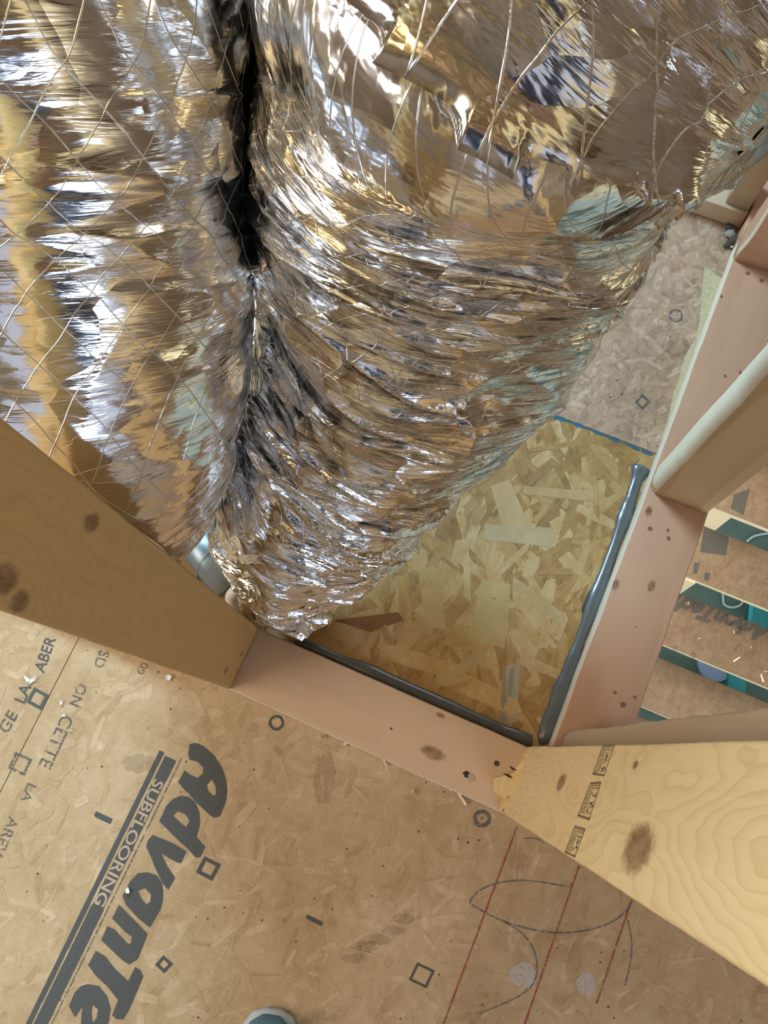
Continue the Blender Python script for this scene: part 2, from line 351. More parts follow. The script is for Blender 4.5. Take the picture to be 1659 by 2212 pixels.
def flakes(panel_o, n, poly, lr, wr, ang, mat, zmax=.00042, ok=None):
    V = []; Fs = []; tint = []; uvs = []; x0 = min(p[0] for p in poly); x1 = max(p[0] for p in poly); y0 = min(p[1] for p in poly); y1 = max(p[1] for p in poly)
    for i in range(n):
        x, y = rng.uniform(x0, x1), rng.uniform(y0, y1)
        if ok and not ok(x, y): continue
        L = rng.uniform(*lr)/2; wd = rng.uniform(*wr)/2; a = rng.normal(0, 1)*.9+ang; z = .00005+zmax*rng.random(); c, s = math.cos(a), math.sin(a)
        tl = rng.uniform(.0, 1); k = len(V)
        out = [(-L, -wd*.8), (-L*.2, -wd*(.9+.2*rng.random())), (L*(.7+.3*rng.random()), -wd*.85), (L, -wd*rng.uniform(-.3, .8)), (L*(.8+.2*rng.random()), wd*.8), (0, wd), (-L*(.7+.3*rng.random()), wd*.9), (-L*1.05, wd*rng.uniform(-.4, .6))]
        pts = [(min(max(x+c*u-s*v, x0), x1), min(max(y+s*u+c*v, y0), y1), z+.0001*u/L) for u, v in out]
        V += pts; Fs.append(tuple(range(k, k+8))); tint.append(tl); uvs += [(u+i*.37, v+i*.11) for u, v in out]
    o = mesh('wood_strands', V, Fs, mat, panel_o, origin=(0, 0, 0)); tag(o, kind='stuff')
    at = o.data.color_attributes.new('tint', 'FLOAT_COLOR', 'CORNER'); at.data.foreach_set('color', np.repeat(np.array([(t, t, t, 1) for t in tint]), 8, 0).ravel())
    uv = o.data.uv_layers.new(name='flake'); uv.data.foreach_set('uv', np.array(uvs).ravel()); return o
flakes(fp1, 2600, [(seam_x(-.4)-.0+.02, -.93), (.75, -.93), (.75, -.09), (seam_x(-.4)+.02, -.09)], (.012, .05), (.003, .013), 1.1, M_flf, .0003, lambda x, y: x > seam_x(y)+.012)
flakes(fp2, 700, [(-1.1, -.9), (-.62, -.9), (-.62, -.09), (-1.1, -.09)], (.012, .05), (.003, .013), 1.1, M_flf, .0003, lambda x, y: x < seam_x(y)-.012)
flakes(fp3, 1500, [(-.95, 0.), (0, 0.), (0, ys-.001), (-.95, ys-.001)], (.045, .13), (.008, .026), 1.7, M_ambf, .0005)
for pts, col in [([(1078, 1562), (1086, 1452), (1112, 1440), (1098, 1568)], (.30, .27, .17)), ([(1092, 1440), (1124, 1432), (1116, 1560), (1096, 1562)], (.40, .36, .25)), ([(722, 1340), (860, 1322), (872, 1340), (800, 1366)], (.22, .085, .015)),
                 ([(1048, 1133), (1195, 1140), (1200, 1182), (1046, 1166)], (.50, .37, .21)), ([(902, 1225), (944, 1225), (966, 1362), (918, 1350)], (.50, .33, .14)), ([(1040, 1250), (1104, 1262), (1090, 1400), (1010, 1380)], (.50, .36, .16)),
                 ([(1100, 1035), (1150, 1150), (1090, 1155), (1060, 1050)], (.52, .36, .18)), ([(1275, 1060), (1130, 1050), (1132, 1068), (1270, 1082)], (.50, .33, .15)), ([(940, 1470), (1040, 1400), (1052, 1420), (962, 1486)], (.48, .35, .17)), ([(1225, 1330), (1120, 1252), (1104, 1270), (1210, 1352)], (.50, .35, .16))]:
    nm = 'strand_%d' % round(col[0]*100+col[2]*1000)
    m_ = osb(nm, [(.2, tuple(c*.8 for c in col)), (.8, tuple(min(1, c*1.15) for c in col))], coat=.55, rough=.4, specks=False, stain=(.85, .75, .55), strong=.35)
    slab('wood_strand', [bp(x, y, .0005)+[0, 0, .00006*random.random()] for x, y in pts], .00008, m_, fp3)
flakes(fp4, 2600, [(-.5, ys+.002), (0, ys+.002), (0, 1.1), (-.5, 1.1)], (.01, .04), (.003, .012), 1.2, M_farf, .0003)

# outer shell (sheathed walls with window openings, ceiling with joists)
X0, X1, Y0, Y1, H = -1.9, 1.8, -2.4, 2.9, 2.62
ww = box('wall_west', (X0-.09, Y0, 0), (X0, -1.9, H), M_wall); bpy.data.objects.remove(ww)
def wall(name, ax, at, lo, hi, ops):
    L = []; t = .09
    def bx(u0, u1, z0, z1):
        L.append(((at, u0, z0), (at+t, u1, z1)) if ax == 0 else ((u0, at, z0), (u1, at+t, z1)))
    u = lo
    for (a, b, z0, z1) in ops: bx(u, a, 0, H); bx(a, b, 0, z0); bx(a, b, z1, H); u = b
    bx(u, hi, 0, H); o = boxes(name, L, M_wall, origin=(at, (lo+hi)/2, 0) if ax == 0 else ((lo+hi)/2, at, 0)); tag(o, kind='structure'); return o
wall('wall_west', 0, X0-.09, Y0, Y1, [(-1.75, -.25, 1.0, 2.1), (.85, 1.85, 1.4, 2.4)])
wall('wall_east', 0, X1, Y0, Y1, [(-2.3, -1.2, .25, 2.1), (1.3, 2.3, .9, 2.1)])
wall('wall_south', 1, Y0-.09, X0-.09, X1+.09, [(-.35, 1.7, .25, 2.1)])
wall('wall_north', 1, Y1, X0-.09, X1+.09, [(-1.0, -.2, 1.0, 2.1)])
ceil = box('ceiling', (X0, Y0, H), (X1, Y1, H+.02), M_wall); tag(ceil, kind='structure')
M_joist = wood('joist_pine', (.70, .50, .26), (.55, .34, .14), [], axis=0, across=2, seed=4)
for i in range(12): box('joist', (X0, -2.2+i*.42, H-.235), (X1, -2.162+i*.42, H), M_joist, ceil)

# ------------------------------------------------------------------ bottom plates and studs
pA = board('bottom_plate', (-1.35, -W, .0005), (.0889-.001, -.0002, T), 0, M_pA, n=110, wob=.0005, seed=2)
tag(pA, 'pale pinkish pine bottom plate lying along the near edge of the duct bay', 'lumber')
pB = board('bottom_plate', (.0, .0008, .0005), (W, .8235, T), 1, M_pB, n=90, wob=.0006, seed=5)
tag(pB, 'reddish pine bottom plate along the stair opening, edge painted cream for the daylight on it, beside grey sealant', 'lumber')
pC = board('bottom_plate', (-.9, .868, .0005), (-.002, .868+.060, T), 0, M_s5, n=40, seed=9)
tag(pC, 'far greyish plate crossing the floor behind the foil duct at top right', 'lumber')
pD = board('bottom_plate', (0, .8245, .0005), (W, 2.4, T), 1, M_pB, n=40, seed=15)
tag(pD, 'bottom plate continuing past the butt joint under the far right stud', 'lumber')

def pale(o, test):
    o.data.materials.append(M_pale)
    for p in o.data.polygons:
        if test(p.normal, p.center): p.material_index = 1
pale(pB, lambda n, c: n.x < -.6); pale(pA, lambda n, c: n.y < -.6)  # plate side faces coloured pale to carry the daylight falling on them
SH = 2.36
s1 = board('wall_stud', (-.4540, -W, T+.0005), (-.4160, 0, SH), 2, M_s1, n=140, wob=.0005, seed=21, r=.003)
tag(s1, 'honey coloured pine stud rising at the left, standing on the near plate', 'stud')
s2 = board('wall_stud', (-.0295, -W, T+.0005), (.0085, 0, SH), 2, M_s2, n=140, wob=.0004, seed=22, r=.003)
tag(s2, 'bright pale pine stud at lower right with grade stamps, large knot and splintered foot', 'stud')
s5 = board('wall_stud', (.0092, .0006, T+.0005), (W, .0385, SH), 2, M_s5, n=140, wob=.0012, seed=23, r=.004)
tag(s5, 'blurred greyish stud edge standing behind the bright stamped stud at the corner', 'stud')
s3 = board('wall_stud', (.002, .389, T+.0005), (W-.002, .427, SH), 2, M_s3, n=140, wob=.0006, seed=24, wane=((0, .016),), r=.003)
tag(s3, 'banded tan pine stud rising at right with pale rounded edge and small dark knot', 'stud')
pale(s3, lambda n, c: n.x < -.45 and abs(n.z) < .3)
s4 = board('wall_stud', (.000, .7850, T+.0005), (W, .8230, SH), 2, M_pB, n=100, wob=.0006, seed=25, wane=((0, .007),), lean=(0, .0))
tag(s4, 'pinkish stud at the right edge standing at the plate joint, farthest along the stair opening', 'stud')
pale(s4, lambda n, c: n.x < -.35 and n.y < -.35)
s6 = board('wall_stud', (-.040, .874, T+.0005), (-.003, .925, SH), 2, M_s5, n=60, seed=26)
tag(s6, 'short stretch of greyish stud standing on the far cross plate at top right', 'stud')

def disc(name, c, r, th, mat, parent, nrm=(0, 0, 1), n=14, jit=0.):
    nv = Vector(nrm); q = nv.to_track_quat('Z', 'X').to_matrix(); pts = []
    for k in range(n):
        a = 2*math.pi*k/n; rr = r*(1+jit*random.uniform(-1, 1)); pts.append(np.array(c)+np.array(q @ Vector((rr*math.cos(a), rr*math.sin(a), 0))))
    return slab(name, pts, th, mat, parent, tuple(nv))
# nails, holes
for (x, y, r) in [(1073, 1649, .0036)]:
    o = disc('nail_head', bp(x, y, T), r, .0006, M_nail, pA)
o = disc('screw_head', bp(1017, 1681, T)+[0, 0, .0002], .0042, .0010, M_screw, pA, jit=.35); tag(o, 'bright silvery screw head')
disc('nail_hole', bp(1007, 1671, T), .0042, .0003, M_dark, pA, jit=.4)
disc('nail_hole', bp(845, 1574, T), .0015, .0003, M_dark, pA)
for (x, y, r) in [(1401, 1103, .005), (1404, 1142, .0045), (1443, 1146, .004), (1444, 1163, .0045), (1328, 1496, .003), (1371, 1506, .0025), (1345, 1522, .005), (1373, 1354, .0014)]:
    disc('nail_head', bp(x, y, T), r*.7, .0004, plain('rust_spot', (.23, .10, .055), .6) if 'rust_spot' not in bpy.data.materials else bpy.data.materials['rust_spot'], pB, jit=.2)
for (x, y, r) in [(1615, 590, .0032), (1645, 606, .0032), (1558, 640, .002), (1599, 804, .002), (1566, 812, .002)]:
    disc('nail_head', bp(x, y, T), r, .0005, bpy.data.materials['rust_spot'], pB)
o = slab('tape_mark', [bp(1651, 752, T), bp(1662, 747, T), bp(1664, 760, T), bp(1655, 766, T)], .0004, plain('blue_marker', (.0, .28, .75), .5), pB); tag(o, 'small bright blue marker stroke')

# splintered foot of the bright stud
def pxs(l, z): return [bp(x, y, z) for x, y in l]
slab('splinter', pxs([(1130, 1652), (1108, 1668), (1088, 1674), (1067, 1680), (1065, 1702), (1072, 1716), (1088, 1722), (1118, 1708)], T+.0006), .017, M_split, s2)
slab('splinter', pxs([(1140, 1634), (1127, 1637), (1112, 1655), (1100, 1662), (1116, 1668), (1138, 1654)], T+.0006), .030, M_split, s2)
slab('splinter', pxs([(1112, 1690), (1098, 1700), (1084, 1726), (1078, 1752), (1104, 1735)], T+.0006), .008, M_split, s2)
slab('splinter', pxs([(1150, 1612), (1134, 1622), (1126, 1634), (1143, 1640)], T+.0006), .045, M_split, s2)
slab('crack', pxs([(1108, 1682), (1098, 1672), (1085, 1670), (1098, 1679)], T+.0178), .0006, M_dark, s2)
slab('crack', pxs([(1116, 1664), (1104, 1655), (1100, 1656), (1108, 1664)], T+.0308), .0006, M_dark, s2)

# ------------------------------------------------------------------ printing and marks
def to_mesh_text(s, offset=0., shear=0.):
    cu = bpy.data.curves.new('t', 'FONT'); cu.body = s; cu.offset = offset; cu.shear = shear; cu.resolution_u = 4
    o = bpy.data.objects.new('t', cu); COL.objects.link(o); dg = bpy.context.evaluated_depsgraph_get()
    me = bpy.data.meshes.new_from_object(o.evaluated_get(dg)); n = len(me.vertices); a = np.zeros(n*3); me.vertices.foreach_get('co', a)
    Fs = [tuple(p.vertices) for p in me.polygons]; bpy.data.objects.remove(o); bpy.data.meshes.remove(me); return a.reshape(-1, 3), Fs
def print_text(s, o0, ex, ey, mat, parent, z, offset=.0, sh=0., name='printed_lettering', norm=None, zfix=None):
    """o0 pixel of the start of the baseline, ex pixel of its end, ey pixel of the top above the start"""
    V, Fs = to_mesh_text(s, offset)
    mn, mx = V.min(0), V.max(0); u = (V[:, 0]-mn[0])/(mx[0]-mn[0]); v = (V[:, 1]-mn[1])/(mx[1]-mn[1])
    A, B, C = bp(*o0, z), bp(*ex, z), bp(*ey, z); u = u+sh*v
    P = A+np.outer(u, B-A)+np.outer(v, C-A)
    o = mesh(name, P, Fs, mat, parent, origin=P.mean(0)); return o
ZI = .0006
# big stencil: t runs down-left along the baseline, h towards the tops
O0 = np.array([384., 1690.]); rt = np.array([-.439, .898]); rn = np.array([.898, .439])
def th(t, h): return tuple(O0+rt*t+rn*h)
from mathutils.geometry import tessellate_polygon
def q2(l): return [(150+x/4.74, 1580+y/4.74) for x, y in l]
def q4(l): return [(40+x/4.608, 1900+y/4.608) for x, y in l]
LET = [  # solid outline and counter of each heavy stencilled letter: A d v a n T e
 (q2([(1230, 130), (1290, 118), (1375, 150), (1490, 255), (1560, 370), (1605, 500), (1618, 610), (1600, 720), (1540, 870), (1480, 885), (1440, 860), (1290, 720), (1230, 650), (1180, 600), (1110, 520), (1180, 395), (1230, 440), (1310, 475), (1365, 430), (1370, 370), (1310, 310), (1230, 290), (1215, 230)]), q2([(1405, 560), (1455, 490), (1495, 560), (1500, 640), (1475, 660), (1420, 610)])),
 (q2([(920, 920), (990, 760), (1060, 690), (1140, 660), (1220, 670), (1290, 730), (1330, 830), (1335, 950), (1300, 1080), (1390, 1180), (1340, 1290), (1290, 1290), (1200, 1190), (1130, 1130), (1000, 1000)]), q2([(1060, 860), (1110, 815), (1190, 850), (1230, 920), (1190, 980), (1130, 930)])),
 (q2([(850, 1060), (930, 1090), (1050, 1140), (1200, 1230), (1140, 1350), (1100, 1340), (940, 1250), (1000, 1380), (1080, 1500), (1010, 1620), (960, 1570), (880, 1400), (840, 1300), (785, 1180), (800, 1120)]), None),
 ([(264, 1936), (281, 1903), (298, 1886), (319, 1884), (340, 1892), (350, 1908), (353, 1925), (352, 1945), (346, 1965), (324, 2004), (300, 1985), (272, 1955)], [(298, 1924), (313, 1918), (326, 1933), (324, 1948), (316, 1954), (305, 1941)]),
 (q4([(1000, 250), (1285, 540), (1245, 640), (1185, 790), (1100, 845), (1030, 800), (820, 600), (885, 462), (960, 500), (1090, 640), (1110, 640), (1130, 570), (1060, 520), (930, 385)]), None),
 (q4([(770, 710), (860, 760), (960, 890), (1090, 1010), (1160, 870), (1210, 900), (1240, 960), (1170, 1130), (1100, 1290), (1040, 1390), (980, 1390), (930, 1350), (990, 1200), (880, 1060), (770, 960), (690, 850)]), None),
 (q4([(690, 1040), (800, 1060), (880, 1160), (915, 1280), (900, 1400), (850, 1520), (740, 1640), (640, 1540), (620, 1438), (632, 1260), (560, 1370), (500, 1260), (560, 1120), (620, 1060)]), q4([(735, 1245), (790, 1290), (775, 1380), (735, 1430), (725, 1330)]))]
for li, (outer, hole) in enumerate(LET):
    loops = [[Vector((x, y, 0)) for x, y in outer]]+([[Vector((x, y, 0)) for x, y in hole]] if hole else [])
    tri = tessellate_polygon(loops); P = [bp(v.x, v.y, ZI+li*.000015) for l in loops for v in l]
    Fs = []
    for t in tri:
        a_, b_, c_ = (P[i] for i in t); Fs.append(t if np.cross(b_-a_, c_-a_)[2] > 0 else t[::-1])
    mesh('printed_letter', P, Fs, I_blk, fp1, origin=np.mean(P, 0))
def bar(t0, t1, h0, h1, mat, z=ZI, name='printed_band'):
    n = 14; V = []; Fs = []
    for i in range(n+1):
        t = t0+(t1-t0)*i/n; V += [bp(*th(t, h0), z), bp(*th(t, h1), z)]
        if i: k = 2*i; Fs.append((k-2, k-1, k+1, k))
    return mesh(name, V, Fs, mat, fp1)
bar(-45, 640, -66, -55, I_blk); bar(-40, 9, -50, -24, I_blk); bar(9, 318, -49.5, -25, I_blk); bar(318, 640, -51, -23, I_blk)
bar(-50, 640, -17, -14.5, I_faint)
o = print_text('SUBFLOORING', th(14, -49), th(314, -49), th(14, -26), I_tan, fp1, ZI+.00012, .012)
# small text and symbols
def sq(c, s, wpx, rot, mat=I_blk, par=None, z=ZI):
    V = []; c = np.array(c, float)
    for k in range(4):
        a = rot+math.pi/4+k*math.pi/2
        for r in (s*.707, (s-2*wpx)*.707): q = c+r*np.array([math.cos(a), math.sin(a)]); V.append(bp(q[0], q[1], z))
    Fs = [(2*k, (2*k+2) % 8, (2*k+3) % 8, 2*k+1) for k in range(4)]
    return mesh('printed_square', V, Fs, mat, par or fp1)
def ring(c, r, wpx, mat=I_blk, par=None, z=ZI, n=24):
    V = [bp(c[0]+q*math.cos(2*math.pi*k/n), c[1]+q*math.sin(2*math.pi*k/n), z) for k in range(n) for q in (r*random.uniform(.94, 1.04), r-wpx)]
    Fs = [(2*k, (2*k+2) % (2*n), (2*k+3) % (2*n), 2*k+1) for k in range(n)]
    return mesh('printed_ring', V, Fs, mat, par or fp1)
sq((81, 1509), 37, 7, .50, par=fp2); sq((43, 1650), 40, 6, .42, I_faint, par=fp1); sq((450, 1876), 40, 8, .48); sq((354, 2083), 28, 7, .2+.55); sq((911, 2107), 42, 5, .45)
ring((597, 1561), 17, 6); ring((1041, 1768), 20, 9, I_faint); ring((1460, 682), 15, 4, I_faint, fp4); sq((1388, 868), 25, 5, .78, I_faint, fp4)
ring((1041, 1768), 3, 2.5, I_faint)
slab('printed_dash', pxs([(206, 1765), (211, 1754), (243, 1769), (238, 1780)], ZI), .0001, I_blk, fp1); slab('printed_dash', pxs([(203, 1760), (208, 1752), (211, 1754), (205, 1765)], ZI), .0001, I_faint, fp1)
slab('printed_dash', pxs([(660, 1983), (663, 1976), (697, 1992), (694, 2001)], ZI), .0001, I_blk, fp1)
print_text('GE', (16, 1587), (40, 1545), (-6, 1573), I_faint, fp2, ZI, .02)
print_text('LA', (53, 1521), (68, 1483), (30, 1511), I_blk, fp2, ZI, .012); print_text('ABER', (94, 1455), (121, 1380), (72, 1446), I_blk, fp2, ZI, .012)
print_text('ON', (168, 1474), (149, 1520), (189, 1482), I_faint, fp1, ZI, .01)
print_text('CETTE', (134, 1542), (82, 1652), (160, 1553), I_faint, fp1, ZI, .006);
print_text('LA', (60, 1690), (44, 1728), (78, 1698), I_ghost, fp1, ZI, .01); print_text('AREV', (20, 1762), (-18, 1846), (42, 1770), I_faint, fp1, ZI, .008)
print_text('SD', (216, 1404), (200, 1438), (238, 1410), I_faint, fp1, ZI, .006); print_text('09', (306, 1430), (292, 1452), (322, 1436), I_ghost, fp1, ZI, 0.)
def line(name, pts, wd, mat, par, z=ZI, k=8, jit=.3):
    P = catmull([bp(x, y, z) for x, y in pts], k); V, Fs = ribbon_v(P, wd, jit=jit); return mesh(name, V, Fs, mat, par)
for a, b in [((1117, 1785), (952, 2228)), ((1251, 1870), (1128, 2228)), ((1364, 1945), (1288, 2170))]:
    line('chalk_line', [a, ((a[0]+b[0])/2, (a[1]+b[1])/2), b], .0022, I_red, fp1, k=20)
line('pencil_line', [(1234, 1917), (1134, 1902), (1057, 1913), (1016, 1945), (1035, 1964), (1087, 1990), (1155, 2009), (1215, 2015), (1270, 2009), (1317, 1994), (1352, 1969), (1366, 1945)], .0018, I_blue, fp1, ZI+.0001)
line('pencil_line', [(1087, 1990), (1121, 2011), (1147, 2041), (1159, 2076), (1155, 2118), (1121, 2152), (1035, 2190)], .0017, I_blue, fp1, ZI+.0001)
line('pencil_line', [(1354, 1982), (1364, 2029), (1362, 2076), (1350, 2130)], .0014, I_blue, fp1, ZI+.0001)
line('pencil_line', [(1132, 1812), (1155, 1811), (1175, 1820)], .0014, I_blue, fp1, ZI+.0001)
sl = [bp(1168, 888, 0), bp(1240, 912, 0), bp(1330, 948, 0), bp(1412, 980, 0)]
V, Fs = ribbon_v([p*[1, 1, 0]+[0, -.002, .0007] for p in catmull(sl, 10)], .0048, jit=.7); tag(mesh('chalk_line', V, Fs, I_teal, fp3), 'blue chalk line along the panel joint')
for k, (c, s) in enumerate([((1303, 1640), 1), ((1273, 1724), 1), ((1241, 1817), 1)]):   # three grade stamps on the bright stud (its west face x=-.0295)
    pass
def on_s2(x, y):
    d = CR @ np.array([(x-829.5)/F, -(y-1106)/F, -1.]); t = (-.0298-CP[0])/d[0]; return CP+t*d
for quad in [[(1302, 1609), (1328, 1608), (1304, 1677), (1279, 1673)], [(1275, 1690), (1299, 1688), (1272, 1772), (1247, 1763)], [(1241, 1783), (1264, 1790), (1241, 1852), (1219, 1842)]]:
    Q = [np.array(q, float) for q in quad]
    def uv(u, v): return on_s2(*((Q[0]*(1-u)+Q[1]*u)*(1-v)+(Q[3]*(1-u)+Q[2]*u)*v))
    V = []; Fs = []
    def rect(u0, u1, v0, v1):
        k = len(V); V.extend([uv(u0, v0), uv(u1, v0), uv(u1, v1), uv(u0, v1)]); Fs.append((k, k+3, k+2, k+1))
    rect(0, .05, 0, 1); rect(.95, 1, 0, 1); rect(0, 1, .94, 1); rect(.05, .95, 0, .06)
    for c in range(3):
        v = .22
        while v < .9:
            L = random.uniform(.02, .07); rect(.12+c*.14, .19+c*.14, v, v+L); v += L+random.uniform(.01, .03)
    for r_ in range(2):
        u = .1
        while u < .9: L = random.uniform(.04, .1); rect(u, u+L, .08+r_*.07, .12+r_*.07); u += L+.04
    for _ in range(26):
        u, v = random.uniform(.55, .85), random.uniform(.25, .85); rect(u, u+random.uniform(.03, .12), v, v+random.uniform(.015, .07))
    mesh('grade_stamp', V, Fs, I_stamp, s2)

def blotch(c, rx, ry, mat, par, z=ZI, n=22):
    P = [bp(c[0]+rx*math.cos(a)*random.uniform(.75, 1.15), c[1]+ry*math.sin(a)*random.uniform(.75, 1.15), z) for a in np.linspace(0, 2*math.pi, n, endpoint=False)]
    return mesh('stain', P, [tuple(range(n))[::-1]], mat, par)
I_pale = ink('pale_filler', (.62, .58, .55), .54, .12, .5); I_mud = ink('mud_smear', (.24, .17, .09), .56, .1, .20)
blotch((1267, 2125), 22, 26, I_pale, fp1); blotch((1130, 2107), 30, 28, I_pale, fp1)
for c in [(872, 1985), (850, 2010), (820, 2030), (790, 2045), (765, 2070)]: blotch(c, 26, 12, I_mud, fp1, ZI+random.random()*.0001)
for c, rx, ry in [((700, 1680), 26, 60), ((300, 1650), 40, 20)]: blotch(c, rx, ry, I_mud, fp1)
blotch((1565, 520), 14, 26, I_mud, fp4); blotch((1545, 560), 10, 10, I_mud, fp4)
tn = slab('torn_strip', pxs([(1522, 575), (1517, 620), (1511, 694), (1503, 730), (1492, 748), (1478, 772), (1468, 815), (1456, 845), (1444, 900), (1424, 962), (1421, 985), (1470, 850), (1520, 708), (1560, 602)], .0005), .0004, plain('bare_core_wood', (.50, .40, .24), .9, nscale=160, namp=.4), fp4)
# ------------------------------------------------------------------ sealant beads
def bead(path, r, label, seed):
    rg = np.random.default_rng(seed); P = catmull(path, 10); n = len(P)
    rr = [r*(1+.16*math.sin(i*.37+seed)+.16*rg.normal()) for i in range(n)]; rr = np.convolve(rr, np.ones(3)/3, 'same'); rr[0] = rr[1]*.4; rr[-1] = rr[-2]*.4
    V = []; Fs = []; seg = 9
    for i, p in enumerate(P):
        d = P[min(i+1, n-1)]-P[max(i-1, 0)]; d = d/np.linalg.norm(d); s = np.array([-d[1], d[0], 0])
        for k in range(seg):
            a = math.pi*k/(seg-1); V.append(p+rr[i]*(math.cos(a)*s*1.1+np.array([0, 0, math.sin(a)*.62])))
    for i in range(n-1):
        for k in range(seg-1): Fs.append((i*seg+k, i*seg+k+1, (i+1)*seg+k+1, (i+1)*seg+k))
        Fs.append((i*seg+seg-1, i*seg, (i+1)*seg, (i+1)*seg+seg-1))
    return tag(mesh('sealant_bead', V, Fs, M_caulk, smooth=True), label, 'sealant')
bead([(-.37, .0075, .0006), (-.25, .008, .0006), (-.1, .008, .0006), (-.02, .008, .0006)], .0085, 'grey sealant bead along the inside of the pale pinkish near plate', 3)
b2 = bead([(-.0085, .012, .0006), (-.0085, .1, .0006), (-.0088, .2, .0006), (-.009, .27, .0006), (-.0105, .35, .0006), (-.012, .395, .0006), (-.0135, .437, .0006)], .0088, 'grey sealant bead along the inside of the reddish plate at right', 5)
slab('sealant_smear', [(-.012, .19, .0007), (-.022, .205, .0007), (-.021, .232, .0007), (-.012, .25, .0007)], .0015, plain('dark_sealant', (.05, .055, .04), .5), b2)

# ------------------------------------------------------------------ ducts
def field(nt, nth, ct, cth, Lt, Lth, tilt=0., seed=0):
    rg = np.random.default_rng(seed); a = rg.normal(size=(nt, nth)); f = np.fft.fft2(a)
    kt = np.fft.fftfreq(nt, Lt/nt)[:, None]*2*np.pi; kh = np.fft.fftfreq(nth, Lth/nth)[None]*2*np.pi
    k1 = kt*math.cos(tilt)+kh*math.sin(tilt); k2 = -kt*math.sin(tilt)+kh*math.cos(tilt)
    f *= np.exp(-.5*((k1*ct*.45)**2+(k2*cth*.45)**2)); r = np.fft.ifft2(f).real; return r/r.std()
def duct(name, st, mat, nT, nTh, seed, amp, label, crease=None, clamp=None, bottom_cap=True, extra=()):
    C = []; Rr = []
    for (l, r, d) in st:
        cx, cy = (l[0]+r[0])/2, (l[1]+r[1])/2; hw = math.dist(l, r)/2; C.append(bpd(cx, cy, d)); Rr.append(hw*d/F)
    for c, r in extra: C.append(np.array(c, float)); Rr.append(r)
    P4 = [np.append(c, r) for c, r in zip(C, Rr)]; D = np.array(catmull(P4, 24))
    seg = np.linalg.norm(np.diff(D[:, :3], axis=0), axis=1); s = np.concatenate([[0], np.cumsum(seg)]); L = s[-1]
    ss = np.linspace(0, 1, nT)**1.25*L                      # finer where seen small? denser at the foot
    cen = np.stack([np.interp(ss, s, D[:, i]) for i in range(4)], 1); k = np.hanning(31); k /= k.sum()
    cen = np.stack([np.convolve(np.pad(cen[:, i], 15, 'edge'), k, 'valid') for i in range(4)], 1)
    R0 = cen[:, 3]; cen = cen[:, :3]
    tg = np.gradient(cen, axis=0); tg /= np.linalg.norm(tg, axis=1)[:, None]
    toc = CP-cen; nn = toc-(toc*tg).sum(1)[:, None]*tg; nn /= np.linalg.norm(nn, axis=1)[:, None]
    kk = np.hanning(81); kk /= kk.sum(); nn = np.stack([np.convolve(np.pad(nn[:, i], 40, 'edge'), kk, 'valid') for i in range(3)], 1)
    nn -= (nn*tg).sum(1)[:, None]*tg; nn /= np.linalg.norm(nn, axis=1)[:, None]; bb = np.cross(tg, nn)
    q = np.linspace(-1, 1, nTh, endpoint=False); thv = math.pi*(.62*q+.38*q**3)        # dense on the open side
    Rm = .16; FT, FH = 2048, 1024
    def samp(fl):
        it = (ss/L*(FT-1)); i0 = np.clip(it.astype(int), 0, FT-2); ft = (it-i0)[:, None]; ih = ((thv/(2*math.pi)) % 1)*FH; j0 = ih.astype(int) % FH; fh = (ih-np.floor(ih))[None]; j1 = (j0+1) % FH
        a = fl[i0][:, j0]; b = fl[i0][:, j1]; c = fl[i0+1][:, j0]; d = fl[i0+1][:, j1]
        return (a*(1-fh)+b*fh)*(1-ft)+(c*(1-fh)+d*fh)*ft
    LH = 2*math.pi*Rm
    f1 = samp(field(FT, FH, .016, .16, L, LH, .10, seed)); f2 = samp(field(FT, FH, .010, .11, L, LH, -.14, seed+1)); f3 = samp(field(FT, FH, .05, .09, L, LH, 0, seed+2))
    f4 = samp(field(FT, FH, .006, .05, L, LH, .22, seed+3)); msk = samp(field(FT, FH, .08, .12, L, LH, 0, seed+4))
    f5 = samp(field(FT, FH, .034, .09, L, LH, .35, seed+5)); f6 = samp(field(FT, FH, .034, .09, L, LH, -.35, seed+6))
    rdg = lambda f, p=1.6: np.clip(1-np.abs(f)*.9, 0, 1)**p
    m = 1/(1+np.exp(-2.2*msk)); sg = (ss/L)[:, None]
    tight = 1.15-.55*sg                                    # wrinkles gather where the duct is squeezed
    side = .62+.38*np.abs(np.sin(thv))[None]**1.5
    h = amp*tight*side*(.0050*rdg(f1)*(.3+1.0*m)+.0022*rdg(f2)*(.25+.9*(1-m))+.0005*rdg(f4))+amp*(.0032*rdg(f5, 2.)*m+.0028*rdg(f6, 2.)*(1-m))*(.4+.6*tight)+.0040*f3*amp
    Rg = R0[:, None]+h-.004
    pts = cen[:, None]+Rg[..., None]*(np.cos(thv)[None, :, None]*nn[:, None]+np.sin(thv)[None, :, None]*bb[:, None])
    if crease is not None:                                  # the upper length folds over the lower one
        px_, py_ = proj(pts); cp = np.array(crease, float); best = np.full(px_.shape, 1e9); sd = np.zeros(px_.shape)
        for a, b in zip(cp[:-1], cp[1:]):
            ab = b-a; t = np.clip(((px_-a[0])*ab[0]+(py_-a[1])*ab[1])/(ab@ab), 0, 1); dx = px_-a[0]-t*ab[0]; dy = py_-a[1]-t*ab[1]; dd = np.hypot(dx, dy)
            sgn = np.sign(ab[0]*(py_-a[1])-ab[1]*(px_-a[0])); u = dd < best; best = np.where(u, dd, best); sd = np.where(u, sgn*dd, sd)
        fac = np.cos(thv)[None] > -.1
        # sd > 0 is below the fold on the image
        prof = np.where(sd < 0, .024*np.exp(sd/48.), -.020*np.exp(-sd/55.)+.044*np.exp(-sd/6.))
        front = np.clip((np.cos(thv)[None]+.1)*4, 0, 1)
        Rg = Rg+prof*front
